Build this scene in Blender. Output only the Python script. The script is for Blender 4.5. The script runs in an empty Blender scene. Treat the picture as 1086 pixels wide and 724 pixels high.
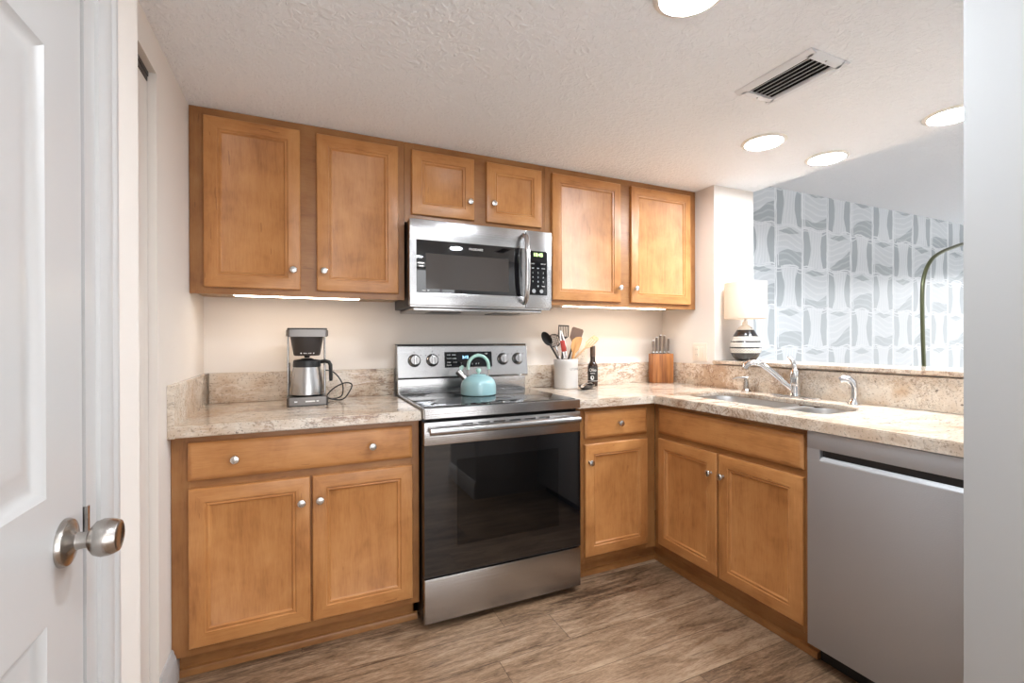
import bpy, bmesh, math, random
from mathutils import Vector, Matrix
random.seed(7)
C = bpy.context.scene.collection
SC = bpy.context.scene
PI = math.pi

# ------------------------------------------------------------------ camera
def make_camera():
    cd = bpy.data.cameras.new('camera'); cam = bpy.data.objects.new('camera', cd); C.objects.link(cam)
    cd.sensor_width = 36.0; cd.lens = 491.32 / 1086 * 36.0; cd.clip_start = 0.02
    yaw, pit, rol = (math.radians(a) for a in (24.4013, -0.1416, -0.1619))
    F0 = Vector((math.sin(yaw), math.cos(yaw), 0)); R = Vector((math.cos(yaw), -math.sin(yaw), 0)); U = Vector((0, 0, 1))
    F = F0 * math.cos(pit) + U * math.sin(pit); U2 = U * math.cos(pit) - F0 * math.sin(pit)
    R3 = R * math.cos(rol) + U2 * math.sin(rol); U3 = U2 * math.cos(rol) - R * math.sin(rol)
    m = Matrix((R3, U3, -F)).transposed().to_4x4()
    m.translation = Vector((0.4172, -2.5659, 1.2037))
    cam.matrix_world = m
    SC.camera = cam
make_camera()

# ------------------------------------------------------------------ light levels
EXPOSURE = 1.36
DOWN_W = 125.0          # ceiling downlight diffusers
HALL_FILL_W = 25.0          # unseen fill lights added in the hallway behind the camera
ENTRY_FILL_W = 80.0         # fill light added over the kitchen entrance, outside the frame
UNDER_W = 7.5          # warm strips under the wall cabinets
WINDOW_W = 1.15         # daylight in the living room's glass door
WIN_FILL_W = 1.25        # fill glow of the added window wall behind the camera
LAMP_W = 2.5
WORLD = 0.3
vs = SC.view_settings
vs.view_transform = 'Standard'; vs.look = 'None'; vs.exposure = EXPOSURE; vs.gamma = 1.0; vs.use_curve_mapping = False
w = bpy.data.worlds.new('daylight'); SC.world = w; w.use_nodes = True
w.node_tree.nodes['Background'].inputs[0].default_value = (0.85, 0.92, 1.0, 1)
w.node_tree.nodes['Background'].inputs[1].default_value = WORLD
SC.cycles.max_bounces = 8; SC.cycles.diffuse_bounces = 5; SC.cycles.glossy_bounces = 5
SC.cycles.transparent_max_bounces = 12
SC.cycles.sample_clamp_indirect = 6.0
SC.cycles.caustics_reflective = False; SC.cycles.caustics_refractive = False

# ------------------------------------------------------------------ materials
def lin(r, g, b):
    f = lambda c: (c / 255 / 12.92) if c / 255 <= .04045 else ((c / 255 + .055) / 1.055) ** 2.4
    return (f(r), f(g), f(b), 1)

class X:
    """tiny node-expression helper: math on sockets"""
    def __init__(s, nt, sock): s.nt = nt; s.s = sock
    def _m(s, op, *o):
        n = s.nt.nodes.new('ShaderNodeMath'); n.operation = op
        for i, v in enumerate((s,) + o):
            if isinstance(v, X): s.nt.links.new(v.s, n.inputs[i])
            else: n.inputs[i].default_value = v
        return X(s.nt, n.outputs[0])
    def __add__(s, o): return s._m('ADD', o)
    def __sub__(s, o): return s._m('SUBTRACT', o)
    def __mul__(s, o): return s._m('MULTIPLY', o)
    def __truediv__(s, o): return s._m('DIVIDE', o)
    def floor(s): return s._m('FLOOR')
    def fract(s): return s._m('FRACT')
    def abs(s): return s._m('ABSOLUTE')
    def sin(s): return s._m('SINE')
    def gt(s, o): return s._m('GREATER_THAN', o)
    def lt(s, o): return s._m('LESS_THAN', o)
    def mod(s, o): return s._m('FLOORED_MODULO', o)
    def mx(s, o): return s._m('MAXIMUM', o)
    def mn(s, o): return s._m('MINIMUM', o)
    def sstep(s, a, b):
        n = s.nt.nodes.new('ShaderNodeMapRange'); n.interpolation_type = 'SMOOTHSTEP'
        s.nt.links.new(s.s, n.inputs[0]); n.inputs[1].default_value = a; n.inputs[2].default_value = b
        return X(s.nt, n.outputs[0])

class M:
    def __init__(s, name, color=(.8, .8, .8, 1), rough=.5, metal=0., spec=.5, coat=0., emit=None, es=0.):
        s.m = bpy.data.materials.new(name); s.m.use_nodes = True; s.nt = s.m.node_tree; s.N = s.nt.nodes; s.L = s.nt.links
        s.b = s.N['Principled BSDF']
        s.set('Base Color', color); s.set('Roughness', rough); s.set('Metallic', metal); s.set('Specular IOR Level', spec)
        s.set('Coat Weight', coat); s.set('Coat Roughness', .08)
        if emit: s.set('Emission Color', emit); s.set('Emission Strength', es)
        s.m.diffuse_color = color
    def set(s, k, v):
        if isinstance(v, X): s.L.new(v.s, s.b.inputs[k])
        elif hasattr(v, 'is_output'): s.L.new(v, s.b.inputs[k])
        else: s.b.inputs[k].default_value = v
    def coord(s, kind='Object', scale=(1, 1, 1), rot=(0, 0, 0), rand=0.):
        tc = s.N.new('ShaderNodeTexCoord'); mp = s.N.new('ShaderNodeMapping')
        mp.inputs['Scale'].default_value = scale; mp.inputs['Rotation'].default_value = rot
        src = tc.outputs[kind]
        if rand:
            oi = s.N.new('ShaderNodeObjectInfo'); vm = s.N.new('ShaderNodeVectorMath'); vm.operation = 'MULTIPLY_ADD'
            s.L.new(oi.outputs['Random'], vm.inputs[0]); vm.inputs[1].default_value = (rand, rand * .7, rand * 1.3); s.L.new(src, vm.inputs[2])
            src = vm.outputs[0]
        s.L.new(src, mp.inputs['Vector']); return mp.outputs[0]
    def noise(s, vec, scale, detail=4, rough=.5, dist=0.):
        n = s.N.new('ShaderNodeTexNoise'); s.L.new(vec, n.inputs['Vector'])
        n.inputs['Scale'].default_value = scale; n.inputs['Detail'].default_value = detail
        n.inputs['Roughness'].default_value = rough; n.inputs['Distortion'].default_value = dist
        return X(s.nt, n.outputs['Fac'])
    def ramp(s, fac, stops):
        r = s.N.new('ShaderNodeValToRGB'); s.L.new(fac.s, r.inputs[0]); e = r.color_ramp.elements
        while len(e) < len(stops): e.new(.5)
        for k, (p, c) in enumerate(stops): e[k].position = p; e[k].color = c
        return r.outputs[0]
    def mix(s, fac, a, b, mode='MIX'):
        n = s.N.new('ShaderNodeMix'); n.data_type = 'RGBA'; n.blend_type = mode
        for v, i in ((fac, 0), (a, 6), (b, 7)):
            if isinstance(v, X): v = v.s
            if hasattr(v, 'is_output'): s.L.new(v, n.inputs[i])
            else: n.inputs[i].default_value = v
        return n.outputs[2]
    def bump(s, h, strength=.2, dist=.002):
        n = s.N.new('ShaderNodeBump'); n.inputs['Strength'].default_value = strength; n.inputs['Distance'].default_value = dist
        s.L.new(h.s, n.inputs['Height']); s.set('Normal', n.outputs[0])
    def vec(s, v):
        n = s.N.new('ShaderNodeSeparateXYZ'); s.L.new(v, n.inputs[0])
        return tuple(X(s.nt, o) for o in n.outputs)

def wood(name, axis, tone=1.0):
    k = M(name, rough=.33, spec=.45)
    sc = {'z': (9, 9, .9), 'x': (.9, 9, 9)}[axis]
    v = k.coord('Object', sc, rand=9.0)
    v2 = k.coord('Object', (1, 1, 1), rand=5.0)
    grain = k.noise(v, 3.0, 6, .6, .6)
    fine = k.noise(v, 22.0, 3, .6)
    blot = k.noise(v2, 7.0, 3, .55, .4)
    f = grain * .34 + fine * .22 + blot * .5
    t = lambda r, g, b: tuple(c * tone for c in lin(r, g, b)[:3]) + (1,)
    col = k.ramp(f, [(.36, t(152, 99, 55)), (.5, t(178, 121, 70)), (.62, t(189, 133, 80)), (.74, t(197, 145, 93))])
    knots = k.noise(k.coord('Object', (60, 60, 8) if axis == 'z' else (8, 60, 60), rand=3.0), 1.0, 2, .5).gt(.74)
    k.set('Base Color', k.mix(knots * .35, col, t(96, 52, 22)))
    k.set('Roughness', fine * .12 + .27)
    k.bump(grain * .4 + fine * .6, .05, .001)
    return k.m
WOOD_V = wood('maple_upright_grain', 'z'); WOOD_H = wood('maple_level_grain', 'x')
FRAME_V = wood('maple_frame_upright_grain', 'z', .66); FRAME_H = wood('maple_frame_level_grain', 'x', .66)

def granite(name):
    k = M(name, rough=.1, spec=.5)
    v = k.coord('Object', (1, 1, 1), (.35, .25, .55))
    vv = k.coord('Object', (.9, 3.6, 3.6), (.5, .3, .5))
    cloud = k.noise(v, 4.5, 5, .6, .25)
    base = k.ramp(cloud, [(.32, lin(178, 150, 124)), (.45, lin(199, 180, 160)), (.58, lin(208, 196, 181)), (.72, lin(188, 162, 136))])
    vein = (k.noise(vv, 3.4, 8, .66, .5) - .5).abs()
    vm = vein.sstep(.028, .0) * k.noise(v, 3.0, 2).sstep(.42, .58)
    c = k.mix(vm * .8, base, lin(128, 92, 70))
    vein2 = (k.noise(vv, 7.0, 7, .66, .4) - .48).abs()
    c = k.mix(vein2.sstep(.02, .0) * k.noise(v, 5.0, 2).sstep(.46, .6) * .7, c, lin(104, 88, 80))
    sp = k.noise(v, 130, 2, .5).sstep(.56, .68)
    c = k.mix(sp * .5, c, lin(110, 92, 80))
    dark = k.noise(v, 48, 2, .5).sstep(.7, .76)
    c = k.mix(dark * .7, c, lin(66, 50, 46))
    lightv = (k.noise(vv, 3.1, 5, .6, .4) - .55).abs().sstep(.03, .0)
    c = k.mix(lightv * .25, c, lin(246, 238, 226))
    k.set('Base Color', c)
    return k.m
GRANITE = granite('cream_granite')

def steel(name, col=(.44, .43, .425, 1), rough=.24, axis='x', amt=.1):
    k = M(name, col, rough, 1.0)
    sc = {'x': (1.5, 260, 260), 'z': (260, 260, 1.5), 'y': (260, 1.5, 260)}[axis]
    n = k.noise(k.coord('Object', sc), 1.0, 3, .6)
    k.set('Roughness', n * amt + (rough - amt * .5))
    k.bump(n, .7, .0006)
    return k.m
STEEL = steel('brushed_stainless'); STEEL_DW = steel('brushed_stainless_matte', (.50, .51, .53, 1), .56, 'y')
STEEL_DK = steel('smoked_stainless', (.17, .155, .145, 1), .3)
STEEL_Z = steel('brushed_stainless_upright', axis='z'); CHROME = M('polished_chrome', (.72, .72, .73, 1), .08, 1.0).m
NICKEL = steel('satin_nickel', (.66, .64, .61, 1), .26, 'z', .06)
NICKEL_D = steel('aged_nickel', (.46, .43, .40, 1), .24, 'y', .06)
BLACK = M('black_plastic', lin(24, 23, 24), .38).m
BLACK_GL = M('black_glass', lin(10, 10, 12), .04, spec=.9).m
BLACK_P = M('black_control_glass', lin(16, 16, 18), .12, spec=.3).m
DARKGREY = M('charcoal_plastic', lin(52, 46, 44), .45).m
WHITE_PL = M('white_plastic', lin(238, 234, 226), .4).m
WHITE_TRIM = M('white_semigloss_paint', lin(182, 180, 178), .3).m
def painted(name, col, bumpscale=260, s=.08, d=.001, rough=.75):
    k = M(name, col, rough, spec=.3); v = k.coord('Object')
    k.bump(k.noise(v, bumpscale, 3, .6), s, d); return k.m
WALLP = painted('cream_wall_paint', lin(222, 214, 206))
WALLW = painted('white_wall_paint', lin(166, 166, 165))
def ceiling_mat():
    k = M('textured_ceiling_paint', lin(241, 244, 248), .85, spec=.2)
    v = k.coord('Object')
    h = k.noise(v, 42, 3, .55, .8).sstep(.42, .62) * .8 + k.noise(v, 130, 2, .5) * .35
    k.bump(h, .6, .005); return k.m
CEIL = ceiling_mat()

def floor_mat():
    k = M('oak_plank_floor', rough=.42, spec=.4)
    v = k.coord('Object')
    x, y, z = k.vec(v)
    row = (y / .182 + 50.3).floor()
    off = (row * .377 + (row * 12.9898).sin() * 43.7).fract()
    u = x / 1.22 + 20.0 + off
    pid = u.floor() * 7.13 + row * 3.71
    rnd = (pid.sin() * 437.58).fract(); rnd2 = ((pid + 1.7).sin() * 731.1).fract()
    comb = k.N.new('ShaderNodeCombineXYZ')
    for i, e in enumerate((x * 1.35 + rnd * 31.0, y * 9.0 + rnd2 * 17.0, rnd * 9.0)): k.L.new(e.s, comb.inputs[i])
    cv = comb.outputs[0]
    g = k.noise(cv, 2.6, 9, .68, 1.2); fine = k.noise(cv, 26, 5, .7, .3)
    big = k.noise(cv, .9, 3, .5, 1.4)
    f = g * .46 + fine * .34 + big * .20 + (rnd - .5) * .07
    col = k.ramp(f, [(.37, lin(70, 50, 35)), (.45, lin(112, 87, 65)), (.52, lin(143, 115, 90)), (.63, lin(172, 146, 120))])
    kn = k.noise(cv, 1.3, 4, .6, 2.5).sstep(.58, .74)
    col = k.mix(kn * .75, col, lin(78, 56, 42))
    fy = (y / .182 + 50.3).fract(); fx = u.fract()
    seam = (fy.lt(.008) + fy.gt(.992) + fx.lt(.0013) + fx.gt(.9987)).mn(1.0)
    k.set('Base Color', k.mix(seam * .6, col, lin(62, 46, 36)))
    k.set('Roughness', fine * .2 + .34)
    k.bump(fine * .6 + g * .3 - seam * .6, .12, .002)
    return k.m
FLOOR = floor_mat()

def wallpaper_mat():
    k = M('grey_geometric_wallpaper', rough=.22, spec=.6)
    v = k.coord('Object')
    x, y, z = k.vec(v)
    wig = (k.noise(v, 9, 2) - .5) * .07
    wig2 = (k.noise(v, 5.5, 2, .5) - .5) * .16
    u = (x - 3.952) / .338 + 40.0 ; q = (z * -1.0 + 2.49) / .338 + 10.0
    fu, fv = u.fract(), q.fract()
    par = (u.floor() + q.floor()).mod(2.0)
    fuw, fvw = fu + wig2, fv + wig2
    # upright panels: curved hourglass in fine lines between darker wedges
    half = ((fv - .5).abs() * (fv - .5).abs()) * .5 + .2
    inA = ((fuw - .52).abs() - half).lt(.0)
    lines = ((fuw * 62.0 + fv * 5.0).sin()).sstep(.2, 1.0) * .16
    a = (inA * .62 + lines * inA) + (inA * -1.0 + 1.0) * .12
    # level panels: drifting layers over a dark lens and a dark foot
    hill = (fu * 3.1 + u.floor() * 1.9).sin() * .13
    band = ((fvw + hill) * 40.0).sin().sstep(.3, 1.0) * .16
    foot = (fvw + fu * .28 + hill).gt(.84)
    lens = ((fvw - .13).abs() * 1.0 - (fu - .5).abs() * -.22 - .085).lt(.0)
    b = (foot.mx(lens) * -1.0 + 1.0) * .42 + .13 + band
    t = a * (par * -1.0 + 1.0) + b * par
    # pale ribbons along the joints
    du = (fu + wig - .03).abs().mn((fu + wig - .99).abs()); wob = (fu * 7.0 + u.floor() * 2.3).sin() * .03
    dv = (fv + wig * 1.3 + wob - .03).abs().mn((fv + wig * 1.3 + wob - .99).abs())
    dv2 = (fv + wig * 1.6 + wob * 1.6 - .1).abs(); du2 = (fu + wig * 1.4 - .1).abs()
    rib = (du.sstep(.03, .012) * .85).mx(dv.sstep(.026, .01) * .8).mx(dv2.sstep(.02, .008) * .7 * (par * -1.0 + 1.0)).mx(du2.sstep(.022, .008) * par * .8)
    t = t.mx(rib)
    k.set('Base Color', k.ramp(t, [(.1, lin(164, 171, 175)), (.45, lin(194, 200, 204)), (.75, lin(211, 215, 218)), (1.0, lin(234, 236, 238))]))
    return k.m
WALLPAPER = wallpaper_mat()
GLOW = lambda n, c, s: M(n, (.9, .9, .9, 1), .5, emit=c, es=s).m
DIFFUSER = GLOW('lit_downlight', (.85, .925, 1, 1), DOWN_W)
ENTRY_FILL = GLOW('entry_fill_light', (.85, .925, 1, 1), ENTRY_FILL_W)
HALL_FILL = GLOW('hall_fill_light', (1, .975, .94, 1), HALL_FILL_W)
STRIP = GLOW('lit_warm_strip', (1, .83, .66, 1), UNDER_W)
WIN_FILL = GLOW('window_fill_glass', (.92, .96, 1, 1), WIN_FILL_W)
DAY = GLOW('daylit_glass', (.93, .97, 1, 1), WINDOW_W)
GREEN_LED = GLOW('green_digits', (.45, 1, .1, 1), 1.6)
BLUE_LED = GLOW('blue_digits', (.2, .6, 1, 1), 1.6)
PRINT_W = M('white_print', lin(225, 225, 222), .5).m
PRINT_D = M('dark_print', lin(60, 56, 54), .5).m
TEAL = M('pale_aqua_enamel', lin(148, 185, 188), .16, coat=.6).m
TEAL_M = M('mint_silicone', lin(160, 193, 181), .4).m
STONE = M('white_stoneware', lin(206, 201, 196), .3).m
def plain_wood(name, c1, c2, sc=(30, 30, 3)):
    k = M(name, rough=.45); g = k.noise(k.coord('Object', sc), 2.0, 4, .6, .5)
    k.set('Base Color', k.ramp(g, [(.35, c1), (.65, c2)])); return k.m
ACACIA = plain_wood('acacia_wood', lin(116, 66, 34), lin(182, 120, 66), (20, 20, 1))
BEECH = plain_wood('beech_wood', lin(186, 128, 70), lin(214, 164, 104))
PALEWOOD = plain_wood('pale_wood', lin(166, 130, 92), lin(190, 158, 120))

# ------------------------------------------------------------------ mesh helpers
class MB:
    def __init__(s): s.bm = bmesh.new(); s.mi = 0
    def _take(s, t, mi=None, mat=None):
        if mat is not None: t.transform(mat)
        me = bpy.data.meshes.new('tmp'); t.to_mesh(me); t.free()
        n0 = len(s.bm.faces); s.bm.from_mesh(me); bpy.data.meshes.remove(me)
        s.bm.faces.ensure_lookup_table()
        for f in s.bm.faces[n0:]: f.material_index = s.mi if mi is None else mi
        return s
    def box(s, x0, x1, y0, y1, z0, z1, bev=0., mi=None, seg=2, mat=None):
        t = bmesh.new(); bmesh.ops.create_cube(t, size=1)
        for v in t.verts: v.co = Vector(((x0 + x1) / 2 + v.co.x * (x1 - x0), (y0 + y1) / 2 + v.co.y * (y1 - y0), (z0 + z1) / 2 + v.co.z * (z1 - z0)))
        if bev: bmesh.ops.bevel(t, geom=t.edges[:], offset=bev, segments=seg, affect='EDGES', profile=.6)
        return s._take(t, mi, mat)
    def lathe(s, prof, c=(0, 0, 0), n=32, axis='z', mi=None, mat=None, a0=0., sx=1., sy=1.):
        t = bmesh.new(); rings = []
        for r, h in prof:
            if r < 1e-6: rings.append([t.verts.new((0, 0, h))])
            else: rings.append([t.verts.new((sx * r * math.cos(a0 + 2 * PI * i / n), sy * r * math.sin(a0 + 2 * PI * i / n), h)) for i in range(n)])
        for A, B in zip(rings, rings[1:]):
            for i in range(n):
                j = (i + 1) % n
                q = [A[i % len(A)], A[j % len(A)], B[j % len(B)], B[i % len(B)]]
                u = []
                for p in q:
                    if p not in u: u.append(p)
                if len(u) > 2:
                    try: t.faces.new(u)
                    except ValueError: pass
        for R in (rings[0], rings[-1]):
            if len(R) > 2:
                try: t.faces.new(R)
                except ValueError: pass
        bmesh.ops.recalc_face_normals(t, faces=t.faces[:])
        rot = {'z': Matrix(), 'x': Matrix.Rotation(PI / 2, 4, 'Y'), 'y': Matrix.Rotation(PI / 2, 4, 'X'), '-x': Matrix.Rotation(-PI / 2, 4, 'Y')}[axis]
        m = Matrix.Translation(c) @ rot
        if mat is not None: m = mat @ m
        return s._take(t, mi, m)
    def cyl(s, c, r, h, axis='z', n=32, bev=0., mi=None, mat=None):
        b = bev; p = [(0, 0), (r - b, 0), (r, b), (r, h - b), (r - b, h), (0, h)] if b else [(0, 0), (r, 0), (r, h), (0, h)]
        return s.lathe(p, c, n, axis, mi, mat)
    def tube(s, pts, r, n=12, mi=None, closed=False, mat=None, flat=None):
        t = bmesh.new(); P = [Vector(p) for p in pts]; L = len(P)
        rr = r if isinstance(r, (list, tuple)) else [r] * L
        up = Vector((0, 0, 1)); rings = []; prev = None
        for i in range(L):
            a = P[(i - 1) % L] if (closed or i > 0) else P[i]; b = P[(i + 1) % L] if (closed or i < L - 1) else P[i]
            d = (b - a).normalized()
            if prev is None:
                s1 = d.cross(up) if abs(d.z) < .95 else d.cross(Vector((0, 1, 0)))
            else:
                s1 = prev - d * prev.dot(d)
            s1.normalize(); prev = s1; s2 = d.cross(s1).normalized()
            fl = flat or (1, 1)
            rings.append([t.verts.new(P[i] + (s1 * math.cos(2 * PI * k / n) * fl[0] + s2 * math.sin(2 * PI * k / n) * fl[1]) * rr[i]) for k in range(n)])
        m = L if closed else L - 1
        for i in range(m):
            A, B = rings[i], rings[(i + 1) % L]
            for k in range(n): t.faces.new((A[k], A[(k + 1) % n], B[(k + 1) % n], B[k]))
        if not closed: t.faces.new(rings[0][::-1]); t.faces.new(rings[-1])
        bmesh.ops.recalc_face_normals(t, faces=t.faces[:])
        return s._take(t, mi, mat)
    def prism(s, poly, h0, h1, plane='xy', bev=0., mi=None, mat=None, seg=2):
        """closed outline swept along the third axis"""
        t = bmesh.new()
        f3 = {'xy': lambda a, b, h: (a, b, h), 'xz': lambda a, b, h: (a, h, b), 'yz': lambda a, b, h: (h, a, b)}[plane]
        A = [t.verts.new(f3(a, b, h0)) for a, b in poly]; B = [t.verts.new(f3(a, b, h1)) for a, b in poly]
        n = len(poly); t.faces.new(A); t.faces.new(B)
        for i in range(n): t.faces.new((A[i], A[(i + 1) % n], B[(i + 1) % n], B[i]))
        bmesh.ops.recalc_face_normals(t, faces=t.faces[:])
        if bev:
            es = [e for e in t.edges if e.calc_face_angle(0) > .5]
            bmesh.ops.bevel(t, geom=es, offset=bev, segments=seg, affect='EDGES')
        return s._take(t, mi, mat)
    def rings(s, w, h, prof, mH=1, mV=0, x0=0., z0=0.):
        """panel in the xz plane: nested rectangles; prof = (inset, y); faces toward -y. rails take mH, stiles mV"""
        t = bmesh.new(); R = []
        for ins, y in prof:
            R.append([t.verts.new((x0 + a, y, z0 + b)) for a, b in ((ins, ins), (w - ins, ins), (w - ins, h - ins), (ins, h - ins))])
        mi = []
        for A, B in zip(R, R[1:]):
            for i in range(4):
                f = t.faces.new((A[i], A[(i + 1) % 4], B[(i + 1) % 4], B[i])); f.material_index = mH if i % 2 == 0 else mV
        f = t.faces.new(R[-1]); f.material_index = mV
        f = t.faces.new(R[0][::-1]); f.material_index = mV
        bmesh.ops.recalc_face_normals(t, faces=t.faces[:])
        me = bpy.data.meshes.new('tmp'); t.to_mesh(me); t.free(); s.bm.from_mesh(me); bpy.data.meshes.remove(me)
        return s
    def build(s, name, mats, parent=None, smooth=True, ang=35):
        me = bpy.data.meshes.new(name); s.bm.to_mesh(me); s.bm.free()
        for m in (mats if isinstance(mats, (list, tuple)) else [mats]): me.materials.append(m)
        if smooth:
            for p in me.polygons: p.use_smooth = True
            me.set_sharp_from_angle(angle=math.radians(ang))
        o = bpy.data.objects.new(name, me); C.objects.link(o)
        if parent: o.parent = parent
        return o

def smooth(P, k=6):
    P = [Vector(p) for p in P]; out = []
    for i in range(len(P) - 1):
        a, b, c, d = P[max(i - 1, 0)], P[i], P[i + 1], P[min(i + 2, len(P) - 1)]
        for j in range(k):
            t = j / k; out.append(.5 * ((2 * b) + (c - a) * t + (2 * a - 5 * b + 4 * c - d) * t * t + (3 * b - a - 3 * c + d) * t ** 3))
    return out + [P[-1]]
def tag(o, label, cat, group=None):
    o['label'] = label; o['category'] = cat
    if group: o['group'] = group
    return o
def thing(name, label, cat, loc=(0, 0, 0), rz=0., group=None):
    o = bpy.data.objects.new(name, None); C.objects.link(o); o.location = loc; o.rotation_euler = (0, 0, rz); o.empty_display_size = .05
    return tag(o, label, cat, group)
def struct(name, mb, mats, parent=None):
    o = mb.build(name, mats, parent)
    if not parent: o['kind'] = 'structure'
    return o
def text(name, body, size, loc, rot, mat, parent=None, extrude=.0004, align='CENTER'):
    cu = bpy.data.curves.new(name, 'FONT'); cu.body = body; cu.size = size; cu.extrude = extrude; cu.align_x = align; cu.align_y = 'CENTER'
    t = bpy.data.objects.new('tmp_text', cu); C.objects.link(t)
    dg = bpy.context.evaluated_depsgraph_get(); me = bpy.data.meshes.new_from_object(t.evaluated_get(dg))
    bpy.data.objects.remove(t); bpy.data.curves.remove(cu)
    me.name = name; me.materials.clear(); me.materials.append(mat)
    me.transform(Matrix.Translation(loc) @ rot.to_4x4())
    o = bpy.data.objects.new(name, me); C.objects.link(o)
    if parent: o.parent = parent
    return o
FRONT = Matrix.Rotation(PI / 2, 3, 'X')      # text facing -y

# ------------------------------------------------------------------ room
ZC, ZL = 2.168, 2.45       # kitchen ceiling, living room ceiling
ZT = .912                  # counter top
struct('floor', MB().box(-.6, 8.1, -4.7, .12, -.06, 0), FLOOR)
struct('ceiling_kitchen', MB().box(-.6, 3.108, -4.7, .0, ZC, ZL + .05), CEIL)
struct('ceiling_living', MB().box(3.108, 8.1, -4.7, .0, ZL, ZL + .05), CEIL)
struct('wall_back', MB().box(-.12, 3.108, 0, .12, 0, ZL + .05), WALLP)
struct('wall_living', MB().box(3.108, 8.1, 0, .12, 0, ZL + .05), WALLPAPER)
struct('wall_left', MB().box(-.12, 0, -.76, 0, 0, ZC).box(-.12, 0, -1.353, -.76, 2.052, ZC), WALLP)
struct('wall_left_near', MB().box(-.12, .105, -1.603, -1.353, 0, ZC).box(-.12, .105, -2.39, -1.603, 2.045, ZC).box(-.12, .105, -4.6, -2.39, 0, ZC), WALLP)
struct('wall_closet', MB().box(-.6, -.58, -1.6, -.5, 0, ZC).box(-.58, -.12, -.52, -.5, 0, ZC).box(-.58, -.12, -1.6, -1.58, 0, ZC), WALLP)
struct('wall_column', MB().box(2.759, 3.108, -.458, 0, 0, ZC), WALLP)
struct('wall_half', MB().box(2.759, 2.885, -2.098, -.458, 0, 1.056), WALLP)
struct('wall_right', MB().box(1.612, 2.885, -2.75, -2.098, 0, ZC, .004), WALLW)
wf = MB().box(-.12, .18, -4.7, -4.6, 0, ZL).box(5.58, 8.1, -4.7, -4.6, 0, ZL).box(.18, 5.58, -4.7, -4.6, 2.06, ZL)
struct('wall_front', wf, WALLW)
wf = MB()
for a in (.18, 1.52, 2.86, 4.2, 5.52): wf.box(a, a + .06, -4.68, -4.6, 0, 2.06)
wf.box(.18, 5.58, -4.68, -4.6, 2.0, 2.06).box(.18, 5.58, -4.68, -4.6, 0, .06)
w2 = struct('fill_window', wf, WHITE_TRIM)  # unseen window wall, added so its glowing panes brighten the kitchen
for a in (.24, 1.58, 2.92, 4.26): MB().box(a, a + 1.28 - .02 * (a > 4), -4.66, -4.655, .06, 2.0).build('pane', WIN_FILL, w2)
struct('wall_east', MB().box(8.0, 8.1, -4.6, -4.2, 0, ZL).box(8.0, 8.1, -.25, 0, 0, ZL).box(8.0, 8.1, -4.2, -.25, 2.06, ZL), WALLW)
wf = MB()
for a in (-4.2, -2.27, -.31): wf.box(7.98, 8.06, a, a + .06, 0, 2.06)
wf.box(7.98, 8.06, -4.2, -.25, 2.0, 2.06).box(7.98, 8.06, -4.2, -.25, 0, .06)
w1 = struct('window_1', wf, WHITE_TRIM)
MB().box(8.03, 8.035, -4.14, -.31, .06, 2.0).build('pane', DAY, w1)

# near door, seen at a grazing angle on the left
def six_panel(name, x, y0, y1, z1, mat, parent=None):
    """door leaf in the yz plane facing +x; y0 is the latch edge (far), y1 the hinge edge"""
    b = MB(); wd = y0 - y1; b.box(x - .035, x - .012, y1, y0, .008, z1)
    st = .112; mid = (y0 + y1) / 2
    rows = [(.008, .225), (.823, .993), (1.6, 1.70), (z1 - .112, z1)]
    for a, c in rows: b.box(x - .013, x, y1 + st, y0 - st, a, c)
    b.box(x - .013, x, y1, y1 + st, .008, z1).box(x - .013, x, y0 - st, y0, .008, z1)
    for (a, c), (a2, c2) in zip(rows, rows[1:]):
        b.box(x - .013, x, mid - .055, mid + .055, c, a2)
        for p, q in ((y1 + st, mid - .055), (mid + .055, y0 - st)):
            t = bmesh.new(); R = []
            for ins, dx in ((0, 0), (.012, -.009), (.02, -.010), (.045, -.003), (.06, -.003)):
                R.append([t.verts.new((x + dx, yy, zz)) for yy, zz in ((p + ins, c + ins), (q - ins, c + ins), (q - ins, a2 - ins), (p + ins, a2 - ins))])
            for A, B in zip(R, R[1:]):
                for i in range(4): t.faces.new((A[i], A[(i + 1) % 4], B[(i + 1) % 4], B[i]))
            t.faces.new(R[-1]); bmesh.ops.recalc_face_normals(t, faces=t.faces[:])
            if R and t.faces[0].normal.x < 0: bmesh.ops.reverse_faces(t, faces=t.faces[:])
            b._take(t)
    return struct(name, b, mat, parent)
d1 = six_panel('door_1', .105, -1.632, -2.388, 2.03, WHITE_TRIM)
kb = MB().lathe([(0, 0), (.034, 0), (.034, .003), (.032, .007), (.024, .010), (.016, .012), (.0125, .015), (.0115, .023), (.0125, .028), (.018, .031),
                 (.024, .036), (.027, .044), (.0265, .053), (.024, .060), (.022, .0635), (.019, .0645), (.016, .063), (0, .062)], (.105, -1.694, .9147), 40, 'x')
kb.build('door_knob', NICKEL_D, d1)
# casing and jamb of that door
tr = MB()
prof = [(-1.515, .105), (-1.515, .115), (-1.520, .120), (-1.530, .122), (-1.538, .1215), (-1.545, .1185), (-1.549, .1195), (-1.553, .120), (-1.572, .117), (-1.580, .1145), (-1.586, .113), (-1.588, .105)]
tr.prism([(b, a) for a, b in prof], 0, 2.12)
tr.box(.0, .108, -1.628, -1.588, 0, 2.045)
tr.box(.105, .12, -2.46, -1.588, 2.045, 2.12)
t1 = struct('trim_1', tr, WHITE_TRIM)
MB().box(.100, .1105, -1.6287, -1.6215, .885, .945).build('strike_plate', NICKEL_D, t1)
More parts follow.
